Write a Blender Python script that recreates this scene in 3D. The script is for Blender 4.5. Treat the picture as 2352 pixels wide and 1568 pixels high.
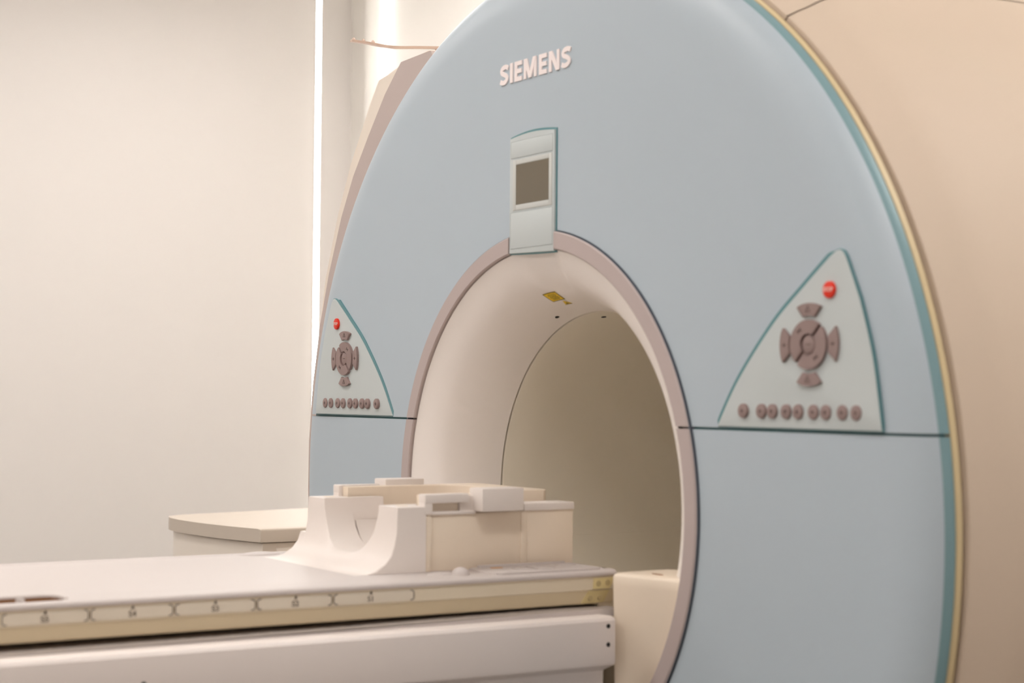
import bpy, bmesh, math, random
import numpy as np
from mathutils import Matrix, Vector

for o in list(bpy.data.objects):
    bpy.data.objects.remove(o)
scene = bpy.context.scene
COL = scene.collection
ZC = 1.05                      # height of the bore axis above the floor (all scanner numbers are about the bore axis)
PI = math.pi
R = math.radians

# ------------------------------------------------------------------ camera
F_PX = 3953.892
CAM_LOC = (2.30576, -1.46721, 0.16953 + ZC)
YAW, PITCH, ROLL = -1.01609522, 0.0306125, 0.00768239
d = Vector((math.sin(YAW) * math.cos(PITCH), math.cos(YAW) * math.cos(PITCH), math.sin(PITCH)))
r0 = Vector((math.cos(YAW), -math.sin(YAW), 0))
u0 = r0.cross(d)
rr = r0 * math.cos(ROLL) + u0 * math.sin(ROLL)
uu = -r0 * math.sin(ROLL) + u0 * math.cos(ROLL)
cd = bpy.data.cameras.new('camera')
cam = bpy.data.objects.new('camera', cd)
COL.objects.link(cam)
m = Matrix((rr, uu, -d)).transposed().to_4x4()
m.translation = CAM_LOC
cam.matrix_world = m
cd.sensor_fit = 'HORIZONTAL'
cd.sensor_width = 36
cd.lens = 36 * F_PX / 2352
cd.clip_start = 0.05
cd.dof.use_dof = True
cd.dof.focus_distance = 3.4
cd.dof.aperture_fstop = 4.8
scene.camera = cam

# ------------------------------------------------------------------ world, exposure
w = bpy.data.worlds.new('world')
scene.world = w
w.use_nodes = True
w.node_tree.nodes['Background'].inputs[0].default_value = (1, 0.9, 0.8, 1)
w.node_tree.nodes['Background'].inputs[1].default_value = 0.0
vs = scene.view_settings
vs.view_transform = 'Standard'
vs.look = 'None'
vs.gamma = 1
vs.use_curve_mapping = False
vs.exposure = 0.97
PANEL_POWER = 1.0              # radiance multiplier of the ceiling luminaires
WARM = (1.0, 0.962, 0.925)

# ------------------------------------------------------------------ materials
def lin(c):
    return tuple(((x / 255) / 12.92 if x / 255 <= .04045 else ((x / 255 + .055) / 1.055) ** 2.4) for x in c)

MATS = {}
def mat(name, rgb, rough=.45, var=.03, scale=6.0, bump=0.0, spec=.5, coat=0.0, metal=0.0):
    mt = bpy.data.materials.new(name)
    mt.use_nodes = True
    nt = mt.node_tree
    b = nt.nodes['Principled BSDF']
    c = lin(rgb)
    tc = nt.nodes.new('ShaderNodeTexCoord')
    nz = nt.nodes.new('ShaderNodeTexNoise')
    nz.inputs['Scale'].default_value = scale
    nz.inputs['Detail'].default_value = 3
    nt.links.new(tc.outputs['Object'], nz.inputs['Vector'])
    mx = nt.nodes.new('ShaderNodeMix')
    mx.data_type = 'RGBA'
    mx.inputs['A'].default_value = tuple(x * (1 - var) for x in c) + (1,)
    mx.inputs['B'].default_value = tuple(min(1, x * (1 + var)) for x in c) + (1,)
    nt.links.new(nz.outputs['Fac'], mx.inputs['Factor'])
    nt.links.new(mx.outputs['Result'], b.inputs['Base Color'])
    b.inputs['Roughness'].default_value = rough
    b.inputs['Specular IOR Level'].default_value = spec
    b.inputs['Coat Weight'].default_value = coat
    b.inputs['Coat Roughness'].default_value = .12
    b.inputs['Metallic'].default_value = metal
    if bump:
        n2 = nt.nodes.new('ShaderNodeTexNoise')
        n2.inputs['Scale'].default_value = 900
        nt.links.new(tc.outputs['Object'], n2.inputs['Vector'])
        bp = nt.nodes.new('ShaderNodeBump')
        bp.inputs['Strength'].default_value = bump
        bp.inputs['Distance'].default_value = .0005
        nt.links.new(n2.outputs['Fac'], bp.inputs['Height'])
        nt.links.new(bp.outputs['Normal'], b.inputs['Normal'])
    MATS[name] = mt
    return mt

def emit(name, rgb, strength):
    mt = bpy.data.materials.new(name)
    mt.use_nodes = True
    nt = mt.node_tree
    nt.nodes.remove(nt.nodes['Principled BSDF'])
    e = nt.nodes.new('ShaderNodeEmission')
    e.inputs[0].default_value = tuple(rgb) + (1,)
    e.inputs[1].default_value = strength
    nt.links.new(e.outputs[0], nt.nodes['Material Output'].inputs[0])
    MATS[name] = mt
    return mt

mat('wall_paint', (240, 235, 231), .5, .012, 1.2, .05, .3)
mat('wall_satin', (246, 242, 236), .165, .012, 1.2, 0, .5)
mat('ceiling_paint', (240, 238, 236), .7, .01, 2)
mat('floor_vinyl', (104, 96, 86), .4, .06, 3)
mat('blue_panel', (184, 196, 205), .44, .015, 3, 0, .45, 0)
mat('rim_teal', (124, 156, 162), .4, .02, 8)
mat('blue_edge', (92, 140, 146), .35, .04, 8)
mat('seam_teal', (62, 112, 116), .5, .05, 8)
mat('dark_gap', (22, 18, 14), .8, .05, 8)
mat('slate_grey', (92, 97, 108), .6, .05, 8)
mat('ring_grey', (188, 173, 169), .5, .02, 6, .3)
mat('flange_grey', (196, 180, 174), .5, .02, 6, .3)
mat('cream', (238, 226, 212), .4, .012, 3)
mat('body_cream', (214, 195, 175), .6, .012, 3)
mat('funnel_cream', (252, 244, 238), .42, .012, 3)
mat('bore_cream', (247, 238, 222), .42, .012, 3)
mat('rim_cream', (214, 194, 152), .45, .02, 6)
mat('pearl_panel', (200, 207, 207), .4, .015, 5)
mat('bezel', (206, 208, 204), .4, .01, 5)
mat('logo_white', (252, 240, 238), .4, .01, 6)
mat('button_grey', (150, 128, 124), .5, .04, 30, .2)
mat('button_mark', (92, 74, 72), .6, .03, 30)
mat('stop_red', (232, 44, 10), .35, .02, 20)
mat('print_white', (250, 225, 215), .5, .01, 20)
mat('screen_glass', (112, 103, 86), .25, .05, 5)
mat('label_yellow', (252, 212, 30), .45, .04, 40)
mat('label_print', (96, 76, 6), .6, .05, 40)
mat('table_white', (206, 196, 191), .5, .012, 3, 0, .4, 0)
mat('table_side', (222, 208, 184), .4, .02, 4)
mat('table_lower', (224, 207, 174), .42, .02, 4)
mat('sticker', (218, 206, 188), .35, .02, 10)
mat('ink', (112, 98, 84), .6, .05, 60)
mat('bracket_cream', (222, 204, 150), .45, .03, 20)
mat('bolt_tan', (186, 166, 122), .5, .03, 40)
mat('base_grey', (244, 233, 227), .42, .012, 4)
mat('bolt_dark', (30, 26, 24), .4, .05, 40)
mat('amber', (140, 86, 12), .5, .15, 14)
mat('coil_white', (235, 225, 218), .45, .01, 4, 0, .5)
mat('coil_cream', (240, 224, 204), .42, .012, 4)
mat('cabinet_white', (238, 228, 216), .3, .012, 4)
mat('lid_cream', (204, 192, 178), .55, .015, 4)
mat('rail_beige', (206, 182, 166), .4, .02, 8)
mat('orange_tag', (212, 150, 70), .5, .05, 30)
mat('aluminium', (225, 222, 216), .35, .02, 20, 0, .5, 0, .6)
emit('led', (1.0, .97, .92), 46.0)
emit('panel_glow', WARM, 9.0 * PANEL_POWER)

# ------------------------------------------------------------------ helpers
def empty(name, loc, label=None, cat=None, group=None, kind=None):
    o = bpy.data.objects.new(name, None)
    o.location = loc
    o.empty_display_size = .1
    COL.objects.link(o)
    tag(o, label, cat, group, kind)
    return o

def tag(o, label=None, cat=None, group=None, kind=None):
    if label: o['label'] = label
    if cat: o['category'] = cat
    if group: o['group'] = group
    if kind: o['kind'] = kind
    return o

ROOT = {}
def wloc(o):
    v = Vector(o.location)
    while o.parent:
        o = o.parent
        v += Vector(o.location)
    return v

def obj(name, bm, material, parent=None, smooth=None, label=None):
    """link one mesh object; coordinates in bm are about the bore axis (z) and world x, y"""
    base = wloc(parent) if parent else Vector((0, 0, 0))
    bmesh.ops.translate(bm, verts=bm.verts, vec=Vector((0, 0, ZC)) - base)
    bmesh.ops.recalc_face_normals(bm, faces=bm.faces)
    me = bpy.data.meshes.new(name)
    bm.to_mesh(me)
    bm.free()
    if isinstance(material, str): material = [material]
    for k in material: me.materials.append(MATS[k])
    if smooth is not None:
        me.shade_smooth()
        me.set_sharp_from_angle(angle=R(smooth))
    o = bpy.data.objects.new(name, me)
    COL.objects.link(o)
    if parent: o.parent = parent
    if label: o['label'] = label
    return o

def add_box(bm, x0, x1, y0, y1, z0, z1, bev=0.0, seg=2):
    b = bmesh.new()
    vs_ = [b.verts.new(p) for p in ((x0, y0, z0), (x1, y0, z0), (x1, y1, z0), (x0, y1, z0), (x0, y0, z1), (x1, y0, z1), (x1, y1, z1), (x0, y1, z1))]
    for f in ((0, 3, 2, 1), (4, 5, 6, 7), (0, 1, 5, 4), (1, 2, 6, 5), (2, 3, 7, 6), (3, 0, 4, 7)):
        b.faces.new([vs_[i] for i in f])
    if bev:
        bmesh.ops.bevel(b, geom=list(b.edges), offset=bev, segments=seg, profile=.5, affect='EDGES')
    merge(bm, b)

def merge(bm, b):
    me = bpy.data.meshes.new('tmp')
    b.to_mesh(me)
    b.free()
    bm.from_mesh(me)
    bpy.data.meshes.remove(me)

def box(*a, **k):
    bm = bmesh.new()
    add_box(bm, *a, **k)
    return bm

def to3(axis, p, h):
    if axis == 'y': return (p[0], h, p[1])
    if axis == 'x': return (h, p[0], p[1])
    return (p[0], p[1], h)

def add_prism(bm, pts, axis, h0, h1, bev=0.0, seg=2, caps='both'):
    """extrude a 2-D outline; axis y: (x,z), axis x: (y,z), axis z: (x,y); bevel only the rim at h0"""
    b = bmesh.new()
    A = [b.verts.new(to3(axis, p, h0)) for p in pts]
    B = [b.verts.new(to3(axis, p, h1)) for p in pts]
    n = len(pts)
    for i in range(n):
        b.faces.new((A[i], A[(i + 1) % n], B[(i + 1) % n], B[i]))
    fa = b.faces.new(A)
    b.faces.new(B)
    if bev:
        bmesh.ops.bevel(b, geom=list(fa.edges), offset=bev, segments=seg, profile=.5, affect='EDGES')
    big = [f for f in b.faces if len(f.verts) > 4]
    bmesh.ops.triangulate(b, faces=big)
    merge(bm, b)

def prism(*a, **k):
    bm = bmesh.new()
    add_prism(bm, *a, **k)
    return bm

def add_grid(bm, P, closed_u=False, closed_v=False):
    """P[i][j] points"""
    V = [[bm.verts.new(p) for p in row] for row in P]
    nu, nv = len(V), len(V[0])
    for i in range(nu if closed_u else nu - 1):
        for j in range(nv if closed_v else nv - 1):
            a, b_, c, e = V[i][j], V[(i + 1) % nu][j], V[(i + 1) % nu][(j + 1) % nv], V[i][(j + 1) % nv]
            bm.faces.new((a, b_, c, e))
    return V

def revolve(prof, t0, t1, n, closed_prof=False):
    """prof: (r, y) about the bore axis (world Y)"""
    bm = bmesh.new()
    full = abs(abs(t1 - t0) - 2 * PI) < 1e-6
    ths = [t0 + (t1 - t0) * i / n for i in range(n if full else n + 1)]
    P = [[(r * math.cos(t), y, r * math.sin(t)) for (r, y) in prof] for t in ths]
    V = add_grid(bm, P, closed_u=full, closed_v=closed_prof)
    if closed_prof and not full:
        bm.faces.new(V[0])
        bm.faces.new(list(reversed(V[-1])))
    return bm

def spline(pts, n=10):
    """Catmull-Rom through pts"""
    out = []
    P = [pts[0]] + list(pts) + [pts[-1]]
    for i in range(1, len(P) - 2):
        p0, p1, p2, p3 = [np.array(q, float) for q in P[i - 1:i + 3]]
        for k in range(n):
            t = k / n
            out.append(tuple(.5 * ((2 * p1) + (-p0 + p2) * t + (2 * p0 - 5 * p1 + 4 * p2 - p3) * t * t + (-p0 + 3 * p1 - 3 * p2 + p3) * t ** 3)))
    out.append(tuple(map(float, pts[-1])))
    return out

def circle(cx, cz, r, n=32, rz=None):
    rz = rz or r
    return [(cx + r * math.cos(2 * PI * i / n), cz + rz * math.sin(2 * PI * i / n)) for i in range(n)]

def add_tube(bm, pts, rad, n=10):
    pts = [Vector(p) for p in pts]
    rows = []
    for i, p in enumerate(pts):
        t = (pts[min(i + 1, len(pts) - 1)] - pts[max(i - 1, 0)]).normalized()
        a = t.cross(Vector((0, 0, 1)))
        if a.length < .1: a = t.cross(Vector((1, 0, 0)))
        a.normalize()
        b_ = t.cross(a)
        rows.append([tuple(p + a * rad * math.cos(2 * PI * k / n) + b_ * rad * math.sin(2 * PI * k / n)) for k in range(n)])
    V = add_grid(bm, rows, closed_v=True)
    bm.faces.new(V[0])
    bm.faces.new(list(reversed(V[-1])))

def band(bm, path, width, axis, h0, h1, dashes=None):
    """flat stroke of a width along a 2-D path, extruded between h0 and h1"""
    n = len(path)
    L, Rr = [], []
    for i in range(n):
        a = np.array(path[max(i - 1, 0)]); b_ = np.array(path[min(i + 1, n - 1)])
        t = (b_ - a) / (np.linalg.norm(b_ - a) + 1e-12)
        nn = np.array([-t[1], t[0]]) * width / 2
        L.append(tuple(np.array(path[i]) + nn)); Rr.append(tuple(np.array(path[i]) - nn))
    F0 = [[to3(axis, L[i], h0), to3(axis, Rr[i], h0)] for i in range(n)]
    F1 = [[to3(axis, L[i], h1), to3(axis, Rr[i], h1)] for i in range(n)]
    rows = [[F0[i][0], F0[i][1], F1[i][1], F1[i][0]] for i in range(n)]
    V = add_grid(bm, rows, closed_v=True)
    bm.faces.new(V[0]); bm.faces.new(list(reversed(V[-1])))

def text_bm(s, size, place, extrude=.0003):
    """built-in font text turned to mesh; place((u,v,w)) -> xyz"""
    cu = bpy.data.curves.new('txt', 'FONT')
    cu.body = s
    cu.size = size
    cu.align_x = 'CENTER'
    cu.align_y = 'CENTER'
    cu.extrude = extrude
    cu.offset = size * .012
    to = bpy.data.objects.new('txt', cu)
    COL.objects.link(to)
    dg = bpy.context.evaluated_depsgraph_get()
    me = bpy.data.meshes.new_from_object(to.evaluated_get(dg))
    bm = bmesh.new()
    bm.from_mesh(me)
    for v in bm.verts: v.co = Vector(place(v.co))
    bpy.data.objects.remove(to)
    bpy.data.curves.remove(cu)
    bpy.data.meshes.remove(me)
    return bm

# ------------------------------------------------------------------ room
XL, XR, YF, YB, HC = -4.5, 3.7, -4.6, 1.905, 3.12 
def struct(name, bm, m_, label, cat=None):
    o = obj(name, bm, m_)
    tag(o, label, cat or name.split('_')[0], kind='structure')
    return o
fz = -ZC
struct('floor', box(XL - .1, XR + .1, YF - .1, YB + .1, fz - .1, fz), 'floor_vinyl', 'brown vinyl floor under the scanner and table')
struct('wall_left', box(XL - .1, XL, YF, YB, fz, HC - ZC), 'wall_paint', 'plain cream wall behind the patient table with a vertical light strip')
struct('wall_back', box(XL - .1, XR + .1, YB, YB + .1, fz, HC - ZC), 'wall_satin', 'glossy cream wall behind the scanner mirroring the light strip')
struct('wall_right', box(XR, XR + .1, YF, YB, fz, HC - ZC), 'wall_paint', 'cream wall facing the side of the scanner')
struct('wall_front', box(XL - .1, XR + .1, YF - .1, YF, fz, HC - ZC), 'wall_paint', 'cream wall at the foot of the patient table')
struct('ceiling', box(XL - .1, XR + .1, YF - .1, YB + .1, HC - ZC, HC - ZC + .1), 'ceiling_paint', 'white ceiling with square light panels')

# vertical LED strip on the left wall, next to the corner
led = empty('led_light_strip', (XL, 1.745, 0), 'bright white vertical light strip on the cream wall beside the scanner', 'light strip')
hb = bmesh.new()
add_box(hb, XL, XL + .004, 1.7315, 1.7340, fz + .02, HC - ZC - .02)
add_box(hb, XL, XL + .013, 1.7480, 1.7500, fz + .02, HC - ZC - .02)  # taller lip, added to keep the strip's sideways light off the back wall
obj('channel', hb, 'aluminium', led)
obj('diffuser', box(XL, XL + .003, 1.7340, 1.7480, fz + .02, HC - ZC - .02), 'led', led, label='glowing white diffuser')

# ceiling luminaires (out of frame, they light the room)
def ceiling_light(x, y, label, sx=.45, sy=.9):
    e = empty('ceiling_light_offscreen', (x, y, HC), label, 'ceiling light', 'ceiling light panels')
    zt = HC - ZC
    fr = bmesh.new()
    for a in ((x - sx / 2 - .02, x - sx / 2, y - sy / 2 - .02, y + sy / 2 + .02), (x + sx / 2, x + sx / 2 + .02, y - sy / 2 - .02, y + sy / 2 + .02),
              (x - sx / 2, x + sx / 2, y - sy / 2 - .02, y - sy / 2), (x - sx / 2, x + sx / 2, y + sy / 2, y + sy / 2 + .02)):
        add_box(fr, *a, zt - .03, zt)
    obj('frame', fr, 'aluminium', e)
    obj('diffuser', box(x - sx / 2, x + sx / 2, y - sy / 2, y + sy / 2, zt - .022, zt - .002), 'panel_glow', e, label='glowing warm white diffuser')
COLS = ((-3.1, 'light strip wall'), (-.7, 'patient table'), (1.7, 'open floor'))
ROWS = ((-3.3, 'at the foot end'), (-1.2, 'in the middle row'), (.9, 'at the scanner end'))
for lx, cl in COLS:
    for ly, rl in ROWS:
        ceiling_light(lx, ly, 'ceiling light panel over the %s %s' % (cl, rl))

# ------------------------------------------------------------------ scanner
S = empty('mri_scanner', (0, .8, 0), 'large round pale blue magnetic resonance scanner with a wide bore', 'scanner')
SEAM = .125
R_RI, R_RO, R_F = .401, .429, .866
def face_y(r):
    t = max(0.0, (r - .797) / (R_F - .797))
    return .036 * (1 - math.sqrt(max(0, 1 - t * t))) if t < 1 else .036
radii = list(np.linspace(R_RO + .002, .79, 26)) + list(.797 + (R_F - .797) * np.sin(np.linspace(0, PI / 2, 18)))
def face_panel(upper):
    bm = bmesh.new()
    rows = []
    ns = 160
    for r in radii:
        y = face_y(r)
        if upper:
            a = math.asin((SEAM + .0018) / r); t0, t1 = a, PI - a
        else:
            a = math.asin((SEAM - .0018) / r); t0, t1 = PI - a, 2 * PI + a
        row = []
        for s_ in [-.001] + list(np.linspace(0, 1, ns + 1)) + [1.001]:
            if s_ < 0: t = t0; yy = y + .012
            elif s_ > 1: t = t1; yy = y + .012
            else: t = t0 + (t1 - t0) * s_; yy = y
            row.append((r * math.cos(t), yy, r * math.sin(t)))
        rows.append(row)
    # inner edge turned back
    r = R_RO + .002
    rows.insert(0, [(p[0], p[1] + .012, p[2]) for p in rows[0]])
    V = add_grid(bm, rows)
    n = len(rows)
    bm.faces.ensure_lookup_table()
    for i, f in enumerate(bm.faces):
        ri, ci = divmod(i, ns + 2)
        rad = radii[max(0, min(len(radii) - 1, ri - 1))]
        if ci == 0 or ci == ns + 1: f.material_index = 1
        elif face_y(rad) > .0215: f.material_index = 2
    return bm
obj('front_panel', face_panel(True), ['blue_panel', 'blue_edge', 'rim_teal'], S, 25, 'upper pale blue front cover')
obj('front_panel', face_panel(False), ['blue_panel', 'blue_edge', 'rim_teal'], S, 25, 'lower pale blue front cover')
# dark teal backing behind the seams
obj('panel_backing', revolve([(R_RI + .01, .0125), (R_RO + .003, .0045), (.80, .0045), (.845, .0185), (.86, .034)], 0, 2 * PI, 128), 'seam_teal', S, 30)
# cream rim band and dark joint behind the blue cover
obj('rim_band', revolve([(.84, .037), (R_F + .001, .037), (R_F + .003, .0445), (.84, .0445)], 0, 2 * PI, 200, True), 'rim_cream', S, 30)
obj('rim_joint', revolve([(.83, .0440), (R_F - .010, .0440), (R_F - .010, .0530), (.83, .0530)], 0, 2 * PI, 160, True), 'body_cream', S)

# bore ring, in segments
ring_prof = [(R_RO, .012), (R_RO, -.004), (R_RO - .002, -.006), (R_RI + .002, -.006), (R_RI, -.004), (R_RI, .012)]
def ring_seg(lo, hi):
    """lo, hi: functions radius -> angle"""
    bm = bmesh.new()
    n = 90
    rows = []
    for i in range(n + 1):
        row = []
        for (r, y) in ring_prof:
            t = lo(r) + (hi(r) - lo(r)) * i / n
            row.append((r * math.cos(t), y, r * math.sin(t)))
        rows.append(row)
    V = add_grid(bm, rows, closed_v=True)
    bm.faces.new(V[0]); bm.faces.new(list(reversed(V[-1])))
    return bm
up = lambda r: math.asin((SEAM + .0016) / r)
dn = lambda r: math.asin((SEAM - .0016) / r)
dsp = lambda r: math.acos(.0672 / r)
obj('bore_ring', ring_seg(up, dsp), 'ring_grey', S, 30)
obj('bore_ring', ring_seg(lambda r: PI - dsp(r), lambda r: PI - up(r)), 'ring_grey', S, 30)
obj('bore_ring', ring_seg(lambda r: PI - dn(r), lambda r: 2 * PI + dn(r)), 'ring_grey', S, 30)
obj('ring_outer_band', revolve([(R_RO + .0008, .013), (R_RO + .0008, -.0035), (R_RO - .003, -.0035), (R_RO - .003, .013)], 0, 2 * PI, 160, True), 'slate_grey', S, 40)  # slate grey band around the outer wall of the bore ring
obj('ring_joint_backing', revolve([(R_RO - .002, .007), (R_RI + .001, .007), (R_RI + .001, .013), (R_RO - .002, .013)], 0, 2 * PI, 160, True), 'ring_grey', S)

# funnel and tube
FUN = spline([(0, .400), (.008, .385), (.018, .367), (.030, .351), (.045, .339), (.070, .325), (.100, .314), (.130, .3065)], 6)
fy = [p[0] for p in FUN]; frr = [p[1] for p in FUN]
def fun_r(y): return float(np.interp(y, fy, frr))
bm = bmesh.new()
rows = []
NT = 560
for i in range(NT):
    t = 2 * PI * i / NT
    row = []
    for (y, r) in FUN:
        # shallow scoop under the display
        xa = r * math.cos(t)
        if math.sin(t) > 0 and y < .06:
            e = 1 - (y / .058) ** 2
            half = .062 * math.sqrt(max(e, 0))
            off = (xa - .012 * (y / .05))
            if abs(off) < half:
                k = 1 - (abs(off) / half) ** 2
                r = r + .010 * min(1, k * 2.2) * (1 - y / .06)
        row.append((r * math.cos(t), y, r * math.sin(t)))
    rows.append(row)
add_grid(bm, rows, closed_u=True)
obj('bore_funnel', bm, 'funnel_cream', S, 35, 'flared cream bore entrance')
obj('bore_seam', revolve([(.3075, .1300), (.318, .1310), (.318, .1336), (.3055, .1345)], 0, 2 * PI, 200), 'bore_cream', S, 30, 'thin dark seam line inside the bore')
obj('bore_tube', revolve([(.318, .1336), (.3050, .1330), (.3043, .135), (.3035, .2), (.303, .8), (.3035, 1.4), (.34, 1.5), (.42, 1.54)], 0, 2 * PI, 200), 'bore_cream', S, 40, 'cream inner bore tube')
# faint rail along the far wall of the tube
bm = bmesh.new()
ang = R(196)
add_tube(bm, [(.3045 * math.cos(ang), .16 + .05 * k, .3045 * math.sin(ang)) for k in range(18)], .0016, 6)
obj('tube_rail', bm, 'bore_cream', S, 60)

# bore entrance wings beside the table (fill the lower funnel)
def wing(sgn):
    bm = bmesh.new()
    zs = list(np.linspace(-.092, -.39, 24))
    front = []
    for k, z in enumerate(zs):
        t = k / (len(zs) - 1)
        xi = .268 + .010 * t
        xo = max(xi + .002, math.sqrt(max(0, .3985 ** 2 - z * z)))
        row = []
        for j in range(13):
            s_ = j / 12
            x = xi + (xo - xi) * s_
            y = -.030 * (1 - s_) ** 1.3 + .004 * s_
            row.append((x, y, z))
        front.append(row)
    # rounded top edge then flat top going into the bore
    top = []
    for (dy, dz) in ((.10, .006), (.07, .006), (.03, .006), (.008, .0055), (.0025, .0035)):
        top.append([(p[0] - (0 if j < 12 else 0), p[1] + dy, p[2] + dz) for j, p in enumerate(front[0])])
    # clip the top inside the funnel
    for row in top[:3]:
        for j, p in enumerate(row):
            lim = math.sqrt(max(1e-6, fun_r(max(0, p[1])) ** 2 - p[2] ** 2)) + .012
            row[j] = (min(p[0], lim), p[1], p[2])
    rows = top + front
    # inner side wall towards the table
    rows = [[(r_[0][0] + .0, r_[0][1] + .10, r_[0][2])] + [(r_[0][0], r_[0][1] + .03, r_[0][2])] + r_ for r_ in rows]
    rows = [[(sgn * p[0], p[1], p[2]) for p in r_] for r_ in rows]
    add_grid(bm, rows)
    return bm
wg = obj('entrance_wing', wing(1), 'coil_cream', S, 50, 'cream filler between the table and the bore ring')
obj('entrance_wing', wing(-1), 'coil_cream', S, 50)
obj('bore_sill', box(-.262, .262, -.012, .11, -.36, -.150, .004), 'table_side', S, 30)
obj('wing_slot', prism(circle(.318, .012, .013, 20, .0035), 'z', -.0855, -.0862), 'amber', wg)

# body
BODY = spline([(.0515, .8735), (.075, .889), (.11, .909), (.2, .930), (.3, .943), (.45, .950), (.8, .955), (1.2, .950), (1.45, .915), (1.56, .86)], 4)
bp = [(r, y) for (y, r) in BODY]
ga = R(.09)
def side_cover(t0, t1, n):
    return revolve([(bp[0][0] - .02, bp[0][1] + .0005)] + bp + [(.42, 1.56)], t0, t1, n)
obj('side_cover', side_cover(R(-62), R(51) - ga, 80), 'body_cream', S, 35, 'cream side cover behind the blue front')
obj('side_cover', side_cover(R(129) + ga, R(242), 80), 'body_cream', S, 35)
obj('top_cover', side_cover(R(51) + ga, R(129) - ga, 70), 'body_cream', S, 35)
obj('bottom_cover', side_cover(R(242) + ga, R(298) - ga, 40), 'body_cream', S, 35)
obj('body_core', revolve([(.80, .06)] + [(r - .012, y) for r, y in bp[2:]] + [(.44, 1.53)], 0, 2 * PI, 120), 'body_cream', S)
obj('pedestal', box(-.62, .62, .12, 1.45, -ZC, -.72, .02), 'cream', S)

# grey flange and cream wing on the far side
gout = [(-.433, .796), (-.548, .793), (-.612, .741), (-.680, .669), (-.744, .597), (-.795, .520), (-.850, .408), (-.890, .303), (-.918, .192), (-.934, .070), (-.936, -.026)]
gout = gout + [(x, -z) for x, z in gout[-2:1:-1] if z > 0.03]
gin = []
for (x, z) in gout:
    t = math.atan2(z, x)
    gin.append((.825 * math.cos(t), .825 * math.sin(t)))
def slab(outer, inner, yo, yi, yb):
    """closed strip: outer edge at depth yo, inner edge at yi, both extruded to yb"""
    bm = bmesh.new()
    rows = []
    for (a, b_) in zip(outer, inner):
        rows.append([(a[0], yo, a[1]), (b_[0], yi, b_[1]), (b_[0], yb, b_[1]), (a[0], yb, a[1])])
    V = add_grid(bm, rows, closed_v=True)
    bm.faces.new(V[0]); bm.faces.new(list(reversed(V[-1])))
    return bm
bm = slab(gout, gin, .050, .056, .13)
obj('side_flange', bm, 'flange_grey', S, 20, 'warm grey flange along the far edge of the front')
cout = [(-.60, .835), (-.717, .823), (-.812, .807), (-.854, .759), (-.938, .647), (-.998, .542), (-1.052, .415), (-1.085, .28), (-1.10, .10), (-1.10, -.10), (-1.06, -.40)]
cin = [(-.50, .60), (-.56, .60), (-.60, .58), (-.64, .54), (-.70, .46), (-.75, .38), (-.79, .29), (-.82, .2), (-.83, .08), (-.83, -.08), (-.78, -.3)]
bm = slab(cout, cin, .14, .135, .34)
obj('side_wing', bm, 'cream', S, 8, 'cream wing cover behind the grey flange')

# maker's letters, each a raised piece
def letter_bm(ch, x0, wdt, z0, h, st):
    bm = bmesh.new()
    y0, y1 = -.0020, .001
    x1 = x0 + wdt
    if ch == 'I': add_box(bm, x0, x0 + st, y0, y1, z0, z0 + h)
    if ch == 'E':
        add_box(bm, x0, x0 + st, y0, y1, z0, z0 + h)
        for k in (0, .5, 1):
            zz = z0 + (h - st * .84) * k
            add_box(bm, x0 + st, x1 - (st * .12 if k == .5 else 0), y0, y1, zz, zz + st * .84)
    if ch == 'N':
        add_box(bm, x0, x0 + st * .9, y0, y1, z0, z0 + h)
        add_box(bm, x1 - st * .9, x1, y0, y1, z0, z0 + h)
        add_prism(bm, [(x0, z0 + h), (x0 + st * 1.15, z0 + h), (x1, z0), (x1 - st * 1.15, z0)], 'y', y0 - .00025, y1)
    if ch == 'M':
        add_box(bm, x0, x0 + st * .85, y0, y1, z0, z0 + h)
        add_box(bm, x1 - st * .85, x1, y0, y1, z0, z0 + h)
        mx = (x0 + x1) / 2
        add_prism(bm, [(x0, z0 + h), (x0 + st * 1.2, z0 + h), (mx + st * .5, z0), (mx - st * .5, z0)], 'y', y0 - .00025, y1)
        add_prism(bm, [(x1 - st * 1.2, z0 + h), (x1, z0 + h), (mx + st * .5, z0), (mx - st * .5, z0)], 'y', y0 - .0005, y1)
    if ch == 'S':
        q = h - st * .86
        cz = z0 + st * .43
        raw = [(.97, .90), (.78, .985), (.55, 1.0), (.30, .94), (.16, .78), (.24, .63), (.5, .52), (.74, .40), (.84, .24), (.70, .07), (.45, 0.0), (.22, .015), (.03, .10)]
        path = spline([(x0 + a * wdt, cz + b_ * q) for a, b_ in raw], 6)
        band(bm, path, st * .9, 'y', y0, y1)
    return bm
lx = -.103
for ch, wd, gap in (('S', .0255, .0055), ('I', .0072, .0065), ('E', .0225, .0060), ('M', .0375, .0075), ('E', .0225, .0065), ('N', .0300, .0055), ('S', .0260, 0)):
    obj('logo_letter', letter_bm(ch, lx, wd, .6760, .0325, .0084), 'logo_white', S)
    lx += wd + gap

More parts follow.
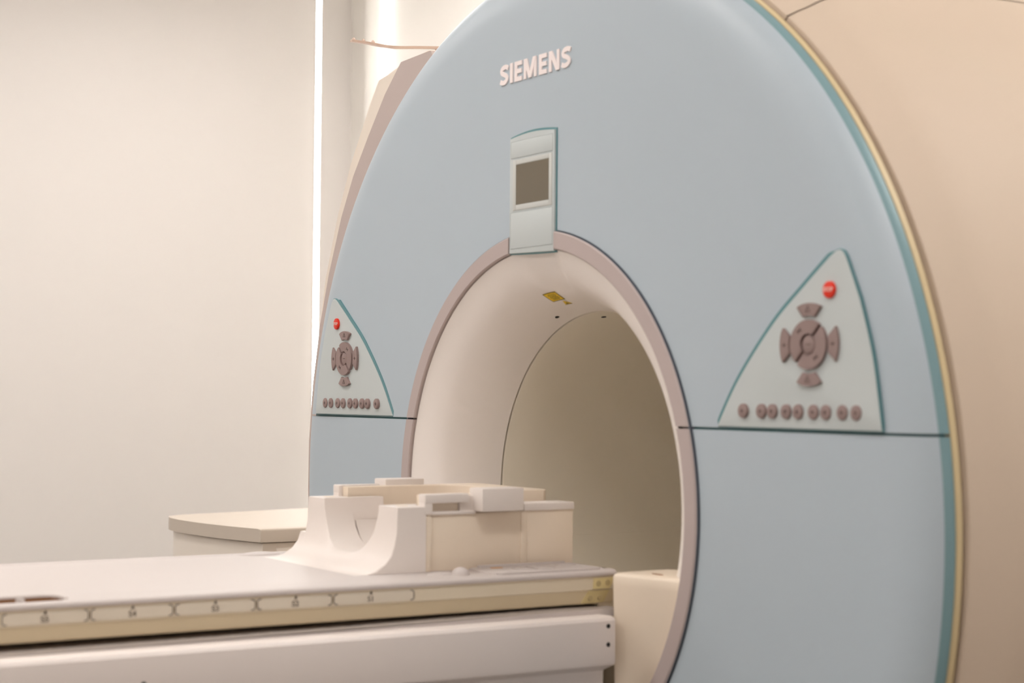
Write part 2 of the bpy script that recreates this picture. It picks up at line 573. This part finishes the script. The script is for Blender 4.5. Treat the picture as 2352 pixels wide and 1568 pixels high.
# display column
disp = [(-.066, .397), (.066, .393)] + [(.066 - .132 * k / 10, .5830 + .0045 * math.sin(PI * k / 10)) for k in range(11)]
D = obj('display_panel', prism(disp, 'y', -.0045, .012, .0012, 2), 'pearl_panel', S, 30, 'pearl white display column over the bore')
edge = [(-.0688, .395), (.0688, .391)] + [(.0688 - .1376 * k / 10, .5862 + .0055 * math.sin(PI * k / 10)) for k in range(11)]
obj('edge_trim', prism(edge, 'y', -.0012, .01, .0005, 2), 'blue_edge', D, 30)
frame_o = [(-.0555, .4655), (.0605, .4655), (.0605, .5475), (-.0555, .5475)]
bz = bmesh.new()
for a in ((-.0555, -.046, .4655, .5475), (.0515, .0605, .4655, .5475), (-.046, .0515, .4655, .4745), (-.046, .0515, .5395, .5475)):
    add_box(bz, a[0], a[1], -.0055, -.004, a[2], a[3], .001)
obj('screen_bezel', bz, 'bezel', D, 30)
obj('screen', box(-.046, .0515, -.0050, -.0043, .4745, .5395), 'screen_glass', D, label='dark grey blank screen')
for z0, z1 in ((.404, .4625), (.5505, .5775)):
    obj('cover_plate', box(-.062, .062, -.0052, -.0040, z0, z1, .0012), 'pearl_panel', D, 30)

# control panels
pan = spline([(.470, .1285), (.516, .192), (.586, .263), (.645, .308), (.695, .344)], 8) + spline([(.703, .349), (.711, .3515), (.719, .348), (.725, .339)], 5) + spline([(.748, .290), (.771, .218), (.787, .1285)], 8)
cx_, cz_ = .67, .21
def off(pts, dd):
    out = []
    n = len(pts)
    for i in range(n):
        a = np.array(pts[i - 1]); b_ = np.array(pts[(i + 1) % n]); p = np.array(pts[i])
        t = (b_ - a) / (np.linalg.norm(b_ - a) + 1e-12)
        out.append(tuple(p + np.array([-t[1], t[0]]) * dd))
    return out
def petal(k, px, pz):
    a0 = PI / 2 * k
    pts = []
    for s_ in np.linspace(-1, 1, 9):
        a = a0 + s_ * R(25); pts.append((px + .0545 * math.cos(a), pz + .0525 * math.sin(a)))
    for s_ in np.linspace(1, -1, 5):
        a = a0 + s_ * R(17); pts.append((px + .0375 * math.cos(a), pz + .0365 * math.sin(a)))
    return pts
def half(px, pz, a0, sg):
    pts = []
    n = 22
    for k in range(n + 1):
        a = a0 + R(4) + (PI - R(8)) * k / n
        pts.append((px + .0335 * math.cos(a), pz + .0315 * math.sin(a)))
    for k in range(n + 1):
        a = a0 + PI - R(10) - (PI - R(20)) * k / n
        pts.append((px + .0145 * math.cos(a), pz + .0140 * math.sin(a)))
    return pts
def control(sg, label):
    mir = lambda pts: [(sg * p[0], p[1]) for p in pts]
    yp = lambda x: -.0075
    def tilt(bm):
        for v in bm.verts:
            if v.co.y < 0: v.co.y += .0038 * max(0, min(1, (.787 - abs(v.co.x)) / .317))
        return bm
    C = obj('control_panel', tilt(prism(mir(pan), 'y', -.0055, .004, .0012, 2)), 'pearl_panel', S, 30, label)
    wid = [.0062 if p[0] < .70 and p[1] > .129 else (.0012 if p[1] < .13 else .0014) for p in pan]
    tr = [tuple(np.array(p) + (np.array(q) - np.array(p)) * w_) for p, q, w_ in zip(pan, off(pan, 1.0), wid)]
    obj('edge_trim', tilt(prism(mir(tr), 'y', -.0044, .006, .0006, 1)), 'blue_edge', C, 30)
    px, pz = .659, .235
    yb = -.0082
    for k in range(4):
        obj('button', prism(mir(petal(k, px, pz)), 'y', yb, -.0015, .0010, 2), 'button_grey', C, 30)
    for a0 in (R(48), R(228)):
        a1 = a0 if sg > 0 else a0
        obj('button', prism(mir(half(px, pz, a0, sg)), 'y', yb - .001, -.0015, .0012, 2), 'button_grey', C, 30)
    obj('button_recess', prism(mir(circle(px, pz, .031, 40, .029)), 'y', -.0048, -.003), 'button_grey', C)
    obj('button', prism(mir(circle(px, pz, .0112, 28)), 'y', yb + .0005, -.0015, .0012, 2), 'button_grey', C, 30)
    for bx in (.528, .565, .587, .614, .637, .666, .689, .719, .7435):
        obj('button', prism(mir(circle(bx, .150, .0093, 24, .0096)), 'y', yb + .001, -.001, .0013, 2), 'button_grey', C, 30)
    obj('button', prism(mir(circle(.696, .3025, .0108, 28)), 'y', yb, -.0015, .0013, 2), 'stop_red', C, 30, 'red stop button')
    x0 = sg * .696
    obj('button_print', text_bm('STOP', .0072, lambda v: (x0 + v[0] * 1.0, yb - .0003 - v[2], .3025 + v[1]), .0002), 'print_white', C)
    # engraved marks
    mk = bmesh.new()
    ym0, ym1 = yb - .0004, yb + .001
    def tick(pts, yo=0.0): band(mk, [(sg * p[0], p[1]) for p in pts], .0012, 'y', ym0 + yo, ym1 + yo)
    for (ox, oz) in ((px - .0005, pz + .0445), (px - .001, pz - .0445)):
        tick([(ox - .004, oz - .003), (ox, oz + .004), (ox + .004, oz - .003), (ox - .004, oz - .003)])
    for ox in (px - .0455, px + .0455):
        tick([(ox - .004, pz), (ox + .004, pz)]); tick([(ox, pz - .003), (ox, pz + .003)])
    for (ox, oz) in ((px - .0155, pz + .017), (px + .0155, pz - .017)):
        tick([(ox - .005, oz), (ox + .005, oz + .001)], -.001); tick([(ox - .003, oz - .003), (ox + .002, oz + .004)], -.001)
    for bx in (.528, .565, .587, .614, .637, .666, .689, .719, .7435):
        tick([(bx - .003, .150), (bx + .003, .150)], .001); tick([(bx, .147), (bx, .153)], .001)
    tick([(px - .004, pz), (px + .004, pz)], .0005)
    tag(obj('button_marks', mk, 'button_mark', C), kind='stuff')
    return C
control(1, 'triangular control panel with grey buttons and a red stop button')
control(-1, 'triangular control panel with grey buttons and a red stop button')

# stickers and pin holes in the bore entrance
def on_funnel(ang, y, out=0.0006):
    r = fun_r(y) - out
    return (r * math.cos(ang), y, r * math.sin(ang))
def patch(a0, a1, y0, y1, out, na=6, ny=4, tri=False):
    bm = bmesh.new()
    rows = []
    for i in range(na + 1):
        row = []
        for j in range(ny + 1):
            t = j / ny
            s_ = i / na
            if tri:
                mid = (a0 + a1) / 2
                a = mid + (a0 + (a1 - a0) * s_ - mid) * t
            else:
                a = a0 + (a1 - a0) * s_
            row.append(on_funnel(a, y0 + (y1 - y0) * t, out))
        rows.append(row)
    add_grid(bm, rows)
    return bm
LY0, LY1, LA0, LA1 = .049, .070, R(92.2), R(98.4)
WL = obj('warning_label', patch(LA0, LA1, LY0, LY1, .0008), 'label_yellow', S, 60, 'yellow rectangular laser warning sticker')
pb = bmesh.new()
def addpatch(*a, **k): merge(pb, patch(*a, **k))
da = (LA1 - LA0); dy = LY1 - LY0
addpatch(LA0, LA1, LY0, LY0 + dy * .06, .0011); addpatch(LA0, LA1, LY1 - dy * .06, LY1, .0011)
addpatch(LA0, LA0 + da * .035, LY0, LY1, .0011); addpatch(LA1 - da * .035, LA1, LY0, LY1, .0011)
random.seed(4)
for k in range(6):
    yy = LY0 + dy * (.18 + .115 * k)
    wl = random.uniform(.5, .72)
    mid = LA0 + da * random.uniform(.47, .53)
    nseg = 5
    for s_ in range(nseg):
        a = mid - da * wl / 2 + da * wl * s_ / nseg
        addpatch(a, a + da * wl / nseg * random.uniform(.55, .9), yy, yy + dy * .055, .0011, 2, 1)
obj('print', pb, 'label_print', WL)
TY0, TY1, TA0, TA1 = .0725, .0855, R(92.6), R(96.2)
TL = obj('warning_label', patch(TA0, TA1, TY0, TY1, .0008, 6, 4, True), 'label_yellow', S, 60, 'yellow triangular laser warning sticker')
pb = bmesh.new()
addpatch((TA0 * 2 + TA1) / 3, (TA0 + TA1 * 2) / 3, TY0 + .006, TY1 - .002, .0011, 3, 2, True)
addpatch(TA0, TA1, TY1 - .001, TY1, .0011)
obj('print', pb, 'label_print', TL)
for (ang, y) in ((R(107.0), .107), (R(99.5), .172)):
    bm = bmesh.new()
    p = on_funnel(ang, y, .0006) if y < .13 else (.3029 * math.cos(ang), y, .3029 * math.sin(ang))
    q = (p[0] * 1.03, p[1], p[2] * 1.03)
    add_tube(bm, [p, q], .0042, 16)
    obj('pin_hole', bm, 'dark_gap', S)

# ------------------------------------------------------------------ patient table
T = empty('patient_table', (0, -1.2, 0), 'long cream patient table sliding into the scanner bore', 'patient table')
XT = .245
Y0, Y1 = -2.35, -.008
side = [(-.0885, .246), (-.0865, .2445), (-.0845, .241)]
# profile across x (half), from centre of the top to the underside
prof = [(0, -.0850), (.16, -.0850), (.205, -.0848), (.2125, -.0860), (.2185, -.0863), (.222, -.0848), (.230, -.0843), (.240, -.0850), (.2450, -.0872), (.2462, -.0900), (.2450, -.0930), (.2425, -.0945),
        (.2420, -.1125), (.2405, -.1135), (.2330, -.1320), (.2300, -.1340), (.0, -.1340)]
# slot position (amber hand hole near the rim)
SLX0, SLX1, SLY0, SLY1 = .186, .2335, -1.12, -.818
bm = bmesh.new()
full = prof + [(-x, z) for x, z in reversed(prof[1:-1])]
ysl = [Y0, Y0 + .004] + list(np.linspace(Y0 + .1, Y1 - .05, 8)) + [Y1 - .004, Y1]
rows = []
for i, y in enumerate(ysl):
    rows.append([(x, y, z) for x, z in full])
V = add_grid(bm, rows, closed_v=True)
f0 = bm.faces.new(V[0]); f1 = bm.faces.new(list(reversed(V[-1])))
bmesh.ops.triangulate(bm, faces=[f0, f1])
nm = len(full)
bm.faces.ensure_lookup_table()
for f in bm.faces:
    c = f.calc_center_median()
    zc = c.z
    if zc < -.0935: f.material_index = 1
    if zc < -.1130: f.material_index = 2
TT = obj('tabletop', bm, ['table_white', 'table_side', 'table_lower'], T, 28)
# amber hand hole with raised lip
sl = [(SLX0, SLY0), (SLX0, SLY1 - .016), (SLX0 + .004, SLY1 - .006), (SLX0 + .014, SLY1), (SLX1 - .008, SLY1), (SLX1, SLY1 - .004), (SLX1, SLY0)]
def cut_out(o, pts, z0, z1):
    bm = prism(pts, 'z', z1, z0)
    c = obj('cutter', bm, 'amber')
    md = o.modifiers.new('hole', 'BOOLEAN')
    md.operation = 'DIFFERENCE'
    md.solver = 'EXACT'
    md.object = c
    c_base = wloc(o)
    bpy.context.view_layer.update()
    me = bpy.data.meshes.new_from_object(o.evaluated_get(bpy.context.evaluated_depsgraph_get()))
    o.modifiers.clear()
    o.data = me
    bpy.data.objects.remove(c)
cut_out(TT, sl, -.118, -.075)
bm = bmesh.new()
ins = lambda p, k: ((SLX0 + SLX1) / 2 + (p[0] - (SLX0 + SLX1) / 2) * (1 - k / .024), p[1] - (.0008 if p[1] > -.9 else -.0008))
sl_i = [ins(p, .0008) for p in sl]
rows = [[(p[0], p[1], z) for p in sl_i] for z in (-.0862, -.1175)]
V = add_grid(bm, rows, closed_v=True)
bm.faces.new(V[1])
obj('hand_hole', bm, 'amber', TT, label='amber lined hand hole')
lip = bmesh.new()
add_tube(lip, [(SLX0 - .002, SLY0, -.0845), (SLX0 - .002, SLY1 - .016, -.0845), (SLX0 + .003, SLY1 - .004, -.0845), (SLX0 + .014, SLY1 + .002, -.0845), (SLX1 - .006, SLY1 + .002, -.0845)], .0022, 8)
obj('hole_lip', lip, 'table_white', TT, 60)
obj('catch', prism(circle(.211, -.868, .0055, 20), 'z', -.0825, -.1165, .002, 2), 'table_white', TT, 30)
# index stickers with brackets, small figures and codes
mids = [-.900, -.792, -.684, -.573, -.464, -.341]
marks = [(-.847, 'S5'), (-.738, 'S4'), (-.629, 'S3'), (-.518, 'S2'), (-.408, 'S1')]
xs0, xs1 = .2427, .2432
for i, (ym, code) in enumerate(marks):
    ya, yb_ = mids[i], mids[i + 1]
    st = obj('index_sticker', box(.2415, .2428, ya + .0006, yb_ - .0006, -.1108, -.0960, .0003, 1), 'sticker', T, 30)
    for (ye, sg) in ((ya + .0014, 1), (yb_ - .0014, -1)):
        bm = bmesh.new()
        band(bm, [(ye + sg * .0055, -.0966), (ye + sg * .0025, -.0972), (ye + sg * .0006, -.0986), (ye, -.1005), (ye, -.1065), (ye + sg * .0006, -.1084), (ye + sg * .0025, -.1097), (ye + sg * .0055, -.1103)], .0014, 'x', xs0, xs1)
        obj('bracket_print', bm, 'ink', st)
    obj('figure_print', prism([(ym - .0004, -.0950), (ym + .0016, -.0954), (ym + .0012, -.0980), (ym + .0022, -.1000), (ym + .0004, -.0990), (ym - .0020, -.1000), (ym - .0012, -.0980)], 'x', xs0, xs1), 'ink', st)
    obj('code_print', text_bm(code, .0098, lambda v, ym=ym: (.2430 + v[2], ym + v[0] * 1.1, -.1056 + v[1]), .0003), 'ink', st)
# mounting plates at the bore end
for pts, holes in (([(-.047, -.0960), (-.0125, -.0960), (-.0135, -.1030), (-.019, -.1115), (-.0475, -.1115)], ((-.039, -.1035), (-.023, -.1030))),):
    pl = obj('mounting_plate', prism(pts, 'x', .2440, .235, .0006, 1), 'bracket_cream', T, 30)
    for hy, hz in holes:
        obj('screw', prism(circle(hy, hz, .0045, 20), 'x', .2450, .240, .0008, 1), 'bolt_tan', pl, 30)
        obj('screw_ring', prism(circle(hy, hz, .0056, 20), 'x', .2443, .240), 'bracket_cream', pl)
pts = [(-.054, -.1140), (-.0185, -.1140), (-.0245, -.1320), (-.0625, -.1325)]
pl = prism(pts, 'x', .0, .012)
bmesh.ops.transform(pl, matrix=Matrix(((1, 0, .395, 0), (0, 1, 0, 0), (0, 0, 1, 0), (0, 0, 0, 1))), verts=pl.verts)
bmesh.ops.translate(pl, verts=pl.verts, vec=(.2755, 0, 0))
P2 = obj('mounting_plate', pl, 'bracket_cream', T)
for hy in (-.0495, -.033):
    obj('screw', prism(circle(hy, -.1245, .0040, 20), 'x', .2395, .230, .0006, 1), 'bolt_tan', P2, 30)
# tongue at the end of the tabletop
obj('end_stop', prism([(-.008, -.096), (.004, -.098), (.004, -.116), (-.014, -.116)], 'x', .236, -.236), 'table_side', TT)
obj('end_carriage', box(-.225, .230, -.030, .012, -.140, -.1165, .002), 'table_side', TT)
# raised tray with round dish at the bore end
tray = [(.156, -.205), (.150, -.195), (.150, -.035), (.156, -.028), (.232, -.028), (.236, -.034), (.236, -.198), (.230, -.205)]
TR = obj('end_tray', prism(tray, 'z', -.0815, -.086, .0012, 2), 'table_white', T, 30)
def rim(cx, cy, rx, ry):
    bm = bmesh.new()
    rows = []
    for i in range(36):
        a = 2 * PI * i / 36
        rows.append([(cx + (rx + .0012 * math.cos(b_)) * math.cos(a), cy + (ry + .0012 * math.cos(b_)) * math.sin(a), -.0815 + .0012 * math.sin(b_)) for b_ in [2 * PI * k / 8 for k in range(8)]])
    add_grid(bm, rows, closed_u=True, closed_v=True)
    return bm
obj('dish', rim(.197, -.120, .026, .034), 'table_white', TR, 60)
obj('dish_rib', box(.186, .222, -.128, -.112, -.0815, -.0795, .0008), 'table_white', TR, 30)
obj('tray_ridge', box(.152, .158, -.19, -.04, -.083, -.0785, .0012), 'table_white', TR, 30)
obj('small_tag', box(.170, .176, -.178, -.160, -.0815, -.0808), 'orange_tag', TR, label='small orange tag')
dsh = obj('dish', rim(.176, -.052, .012, .016), 'table_white', TR, 60)
# knob and low bumps
def dome(cx, cy, z0, rx, ry, h, n=24, mm=8):
    bm = bmesh.new()
    rows = []
    for j in range(mm + 1):
        a = PI / 2 * j / mm * .985
        rows.append([(cx + rx * math.cos(a) * math.cos(2 * PI * i / n), cy + ry * math.cos(a) * math.sin(2 * PI * i / n), z0 + h * math.sin(a)) for i in range(n)])
    V = add_grid(bm, rows, closed_v=True)
    bm.faces.new(V[-1]); bm.faces.new(V[0])
    return bm
obj('knob', dome(.197, -.243, -.0855, .013, .013, .011), 'table_white', TT, 60)
obj('bump', dome(.185, -.270, -.0855, .014, .020, .0045), 'table_white', TT, 60)
obj('bump', dome(-.205, -.375, -.0855, .02, .035, .0050), 'table_white', TT, 60)

# base of the table
bprof = [(-.1450, .0), (-.1450, .255), (-.1440, .278), (-.1438, .290), (-.1455, .297), (-.1500, .300), (-.2080, .300), (-.2125, .298), (-.2210, .284), (-.2230, .283), (-.60, .281), (-.60, .0)]
bm = bmesh.new()
half_ = [(x, z) for z, x in bprof]
fullb = half_ + [(-x, z) for x, z in reversed(half_[1:-1])]
def bend(y, x, z):
    return (x, y, z)
rows = []
for y, ins in ((-2.2, .006), (-2.194, 0), (-1.5, 0), (-.8, 0), (-.052, 0), (-.047, .002), (-.0455, .006)):
    row = []
    for x, z in fullb:
        s_ = 1 if x > 0 else -1
        xx = x - s_ * min(ins, abs(x))
        yy = y
        if y > -.1 and z < -.2125: yy = y - .009 * min(1, (-.2125 - z) / .0085)
        row.append((xx, yy, z - (ins * .5 if z > -.15 else 0)))
    rows.append(row)
V = add_grid(bm, rows, closed_v=True)
f0 = bm.faces.new(V[0]); f1 = bm.faces.new(list(reversed(V[-1])))
bmesh.ops.triangulate(bm, faces=[f0, f1])
TB = obj('table_base', bm, 'base_grey', T, 28, 'pale grey table base')
for (by, bz_) in ((-.0605, -.157), (-.0605, -.183), (-.743, -.183)):
    obj('bolt', prism(circle(by, bz_, .0032, 16), 'x', .3006, .295), 'bolt_dark', TB)
obj('slide_carriage', box(-.13, .13, -2.1, -.05, -.147, -.1335), 'table_lower', T)
obj('slide_rail', prism([(-2.1, -.1490), (-.014, -.1490), (-.014, -.1385), (-.12, -.1385), (-.45, -.1420), (-1.0, -.1440), (-2.1, -.1442)], 'x', -.262, .262), 'table_white', T)
obj('lift_column', box(-.24, .24, -1.9, -.35, -ZC + .06, -.58, .02), 'base_grey', T)
obj('foot_plate', box(-.30, .30, -2.1, -.25, -ZC, -ZC + .07, .02), 'base_grey', T)

# ------------------------------------------------------------------ head coil on the table
ZT = -.0848
H = empty('head_coil', (0, -.17, ZT + ZC), 'white open head coil cradle standing at the bore end of the table', 'head coil')
YFR = -.318
def flare(y):
    pts = [(-.385, ZT - .0008), (-.366, ZT + .0006), (-.351, ZT + .005), (-.337, ZT + .014), (-.327, ZT + .026), (-.3225, ZT + .040), (-.3192, ZT + .057), (-.318, ZT + .0945)]
    return float(np.interp(y, [p[0] for p in pts], [p[1] for p in pts]))
def ushape(x, hw=.0905, zb=-.064, zt=.0085, p=3.2):
    t = min(1, abs(x) / hw)
    return zb + (zt - zb) * (1 - (1 - t ** p) ** (1 / 1.6)) if t < 1 else zt
def smin(a, b_, k=.006):
    h = max(0, min(1, .5 + .5 * (b_ - a) / k))
    return b_ * (1 - h) + a * h - k * h * (1 - h)
xs = sorted(set([round(v, 5) for v in list(np.linspace(-.148, .148, 44)) + [s_ * v for s_ in (-1, 1) for v in (.0905, .0900, .0895, .0885, .087, .085, .0925, .141, .1445, .1465, .1475)] + [-.1482, -.150, -.155, -.160, -.1645, -.166]]))
ys = [-.385, -.378, -.372, -.366, -.358, -.351, -.344, -.337, -.332, -.327, -.3245, -.3225, -.3205, -.3192, -.3188, -.3184, -.318, -.316, -.30, -.285, -.272]
def skirt(bm, loop, z):
    low = [bm.verts.new((v.co.x, v.co.y, z)) for v in loop]
    for i in range(len(loop) - 1):
        bm.faces.new((loop[i], loop[i + 1], low[i + 1], low[i]))
def hfield(bm, xs, ys):
    rows = []
    for x in xs:
        row = []
        for y in ys:
            h = smin(ushape(x), flare(y), .004) if y < -.317 else ushape(x)
            if abs(x) > .1465: h -= .0015
            if x < -.1481: h = smin(h, -.0468 - (.001 if x < -.165 else 0), .002)
            row.append((x, y, max(h, ZT)))
        rows.append(row)
    V = add_grid(bm, rows)
    skirt(bm, V[0], ZT); skirt(bm, V[-1], ZT)
    skirt(bm, [r_[0] for r_ in V], ZT); skirt(bm, [r_[-1] for r_ in V], ZT)
bm = bmesh.new()
hfield(bm, xs, ys)
for lo_, hi_ in ((-.1115, -.0835), (.0835, .1115)):
    hfield(bm, [x for x in xs if lo_ < x < hi_], [-.2722, -.26, -.25, -.24, -.23, -.219, -.217])
bmesh.ops.remove_doubles(bm, verts=bm.verts, dist=.00005)
obj('neck_cradle', bm, 'coil_white', H, 40, 'smooth white neck cradle with two posts')
# recessed screw caps on the posts
for sx in (-1, 1):
    obj('post_cap', prism(circle(sx * .119, -.296, .009, 24), 'z', .0090, .0080), 'coil_cream', H)
# shell: U-shaped wall in plan with a closed end
def shell():
    bm = bmesh.new()
    zt, zb = .0235, ZT
    ip = [(-.112, -.268), (-.112, -.20), (-.112, -.135)]
    ip += [(-.057 + .055 * math.cos(PI - PI / 2 * k / 10), -.125 + .055 * math.sin(PI - PI / 2 * k / 10)) for k in range(0, 11)]
    op = [(-.136, -.268), (-.136, -.20), (-.136, -.135)]
    op += [(-.136, -.125 + .107 * k / 6) for k in range(6)] + [(-.136 + .079 * k / 4, -.018) for k in range(5)]
    ip += [(.0, -.070), (.030, -.070), (.040, -.071), (.052, -.074), (.066, -.082), (.085, -.10), (.104, -.125), (.112, -.15), (.112, -.268)]
    op += [(.0, -.018), (.060, -.018), (.070, -.019), (.077, -.023), (.082, -.030), (.086, -.085), (.132, -.11), (.136, -.14), (.136, -.268)]
    rows = []
    for a, b_ in zip(ip, op):
        rows.append([(a[0], a[1], zt - .001), (a[0] + (b_[0] - a[0]) * .05, a[1] + (b_[1] - a[1]) * .05, zt), (b_[0] + (a[0] - b_[0]) * .05, b_[1] + (a[1] - b_[1]) * .05, zt), (b_[0], b_[1], zt - .001), (b_[0], b_[1], zb), (a[0], a[1], zb)])
    V = add_grid(bm, rows, closed_v=True)
    bm.faces.new(V[0]); bm.faces.new(list(reversed(V[-1])))
    return bm
obj('shell', shell(), 'coil_cream', H, 30, 'cream U-shaped coil shell')
# padded bed inside
bm = bmesh.new()
rows = []
for x in np.linspace(-.083, .083, 41):
    rows.append([(x, y, max(ZT + .001, ushape(x) - .004)) for y in (-.2685, -.266, -.16, -.08)])
V = add_grid(bm, rows)
skirt(bm, [r_[0] for r_ in V], ZT)
obj('bed_liner', bm, 'coil_white', H, 40)
for sx in (1, -1):
    def sbox(x0, x1, *a, **k):
        return box(*(sorted((sx * x0, sx * x1))), *a, **k)
    # upper side rail with its bracket
    bm = bmesh.new()
    add_box(bm, *sorted((sx * .130, sx * .150)), -.275, -.2025, .0125, .0255, .0016)
    add_box(bm, *sorted((sx * .130, sx * .149)), -.275, -.262, -.0035, .014, .001)
    add_box(bm, *sorted((sx * .130, sx * .146)), -.266, -.19, -.0045, .0005, .0008)
    add_box(bm, *sorted((sx * .130, sx * .1415)), -.213, -.185, -.0045, .022, .001)
    obj('side_rail', bm, 'coil_white', H, 30)
    obj('latch_block', sbox(.132, .170, -.192, -.121, -.0005, .0330, .0018), 'coil_white', H, 30)
    sw = bmesh.new()
    add_box(sw, *sorted((sx * .130, sx * .1465)), -.271, -.262, ZT, -.003, .0008)
    add_box(sw, *sorted((sx * .130, sx * .1425)), -.264, -.1035, ZT, -.0035, .0006)
    add_box(sw, *sorted((sx * .130, sx * .1440)), -.1095, -.100, ZT, -.0035, .0008)
    obj('side_wall', sw, 'coil_cream', H, 30)
    eb = obj('end_block', sbox(.100, .1415, -.101, -.0155, ZT, -.0025, .001), 'coil_cream', H, 30)
    obj('cap', sbox(.098, .1445, -.104, -.0150, -.0030, .0080, .0015), 'coil_white', eb, 30)

# ------------------------------------------------------------------ storage cabinet on the far side
CB = empty('storage_cabinet', (-1.75, .5, 0), 'low white cabinet with a rounded corner and overhanging cream lid', 'cabinet')
ZL = -.150
arc_ = spline([(-1.432, .162), (-1.52, .137), (-1.62, .115), (-1.74, .101), (-1.84, .102), (-1.90, .112), (-1.945, .135), (-1.965, .175)], 5)
plan = [(-1.432, .95)] + [(-1.432, .162)] + arc_[1:] + [(-2.06, .58), (-2.10, .95)]
cen = np.array((-1.75, .5))
inset = [tuple(np.array(p) + (cen - np.array(p)) / np.linalg.norm(cen - np.array(p)) * .012) for p in plan]
def rev(p): return list(reversed(p))
bd = obj('body', prism(inset, 'z', -ZC, ZL - .0345), 'cabinet_white', CB, 30)
obj('lid_gap', prism([tuple(np.array(p) + (cen - np.array(p)) / np.linalg.norm(cen - np.array(p)) * .02) for p in plan], 'z', ZL - .031, ZL - .036), 'cabinet_white', CB)
obj('lid', prism(plan, 'z', ZL, ZL - .0315, .005, 3), 'lid_cream', CB, 30)
obj('front_door', box(-1.450, -1.438, .205, .93, -ZC + .06, ZL - .045, .003), 'cabinet_white', bd, 30)

# ------------------------------------------------------------------ slender accessory rail above the far wing
bm = bmesh.new()
path = spline([(-.806, .073, .8800), (-.806, .11, .8795), (-.803, .145, .8770), (-.797, .175, .8765), (-.785, .215, .8790), (-.765, .262, .8800)], 6)
rows = []
for (x, y, z) in path:
    hw = .0045
    rows.append([(x - hw, y, z - .0024), (x - hw, y, z + .0024), (x + hw, y, z + .0024), (x + hw, y, z - .0024)])
V = add_grid(bm, rows, closed_v=True)
bm.faces.new(V[0]); bm.faces.new(list(reversed(V[-1])))
RA = obj('accessory_rail', bm, 'rail_beige', S, 40, 'thin beige rail with three small knobs')
for (kx, ky, kz) in ((-.806, .079, .881), (-.806, .101, .881), (-.805, .122, .8805)):
    obj('knob', dome(kx, ky, kz, .0038, .0042, .0065, 16, 6), 'rail_beige', RA, 60)
obj('stem', box(-.776, -.764, .250, .262, .795, .8795, .001), 'flange_grey', RA)
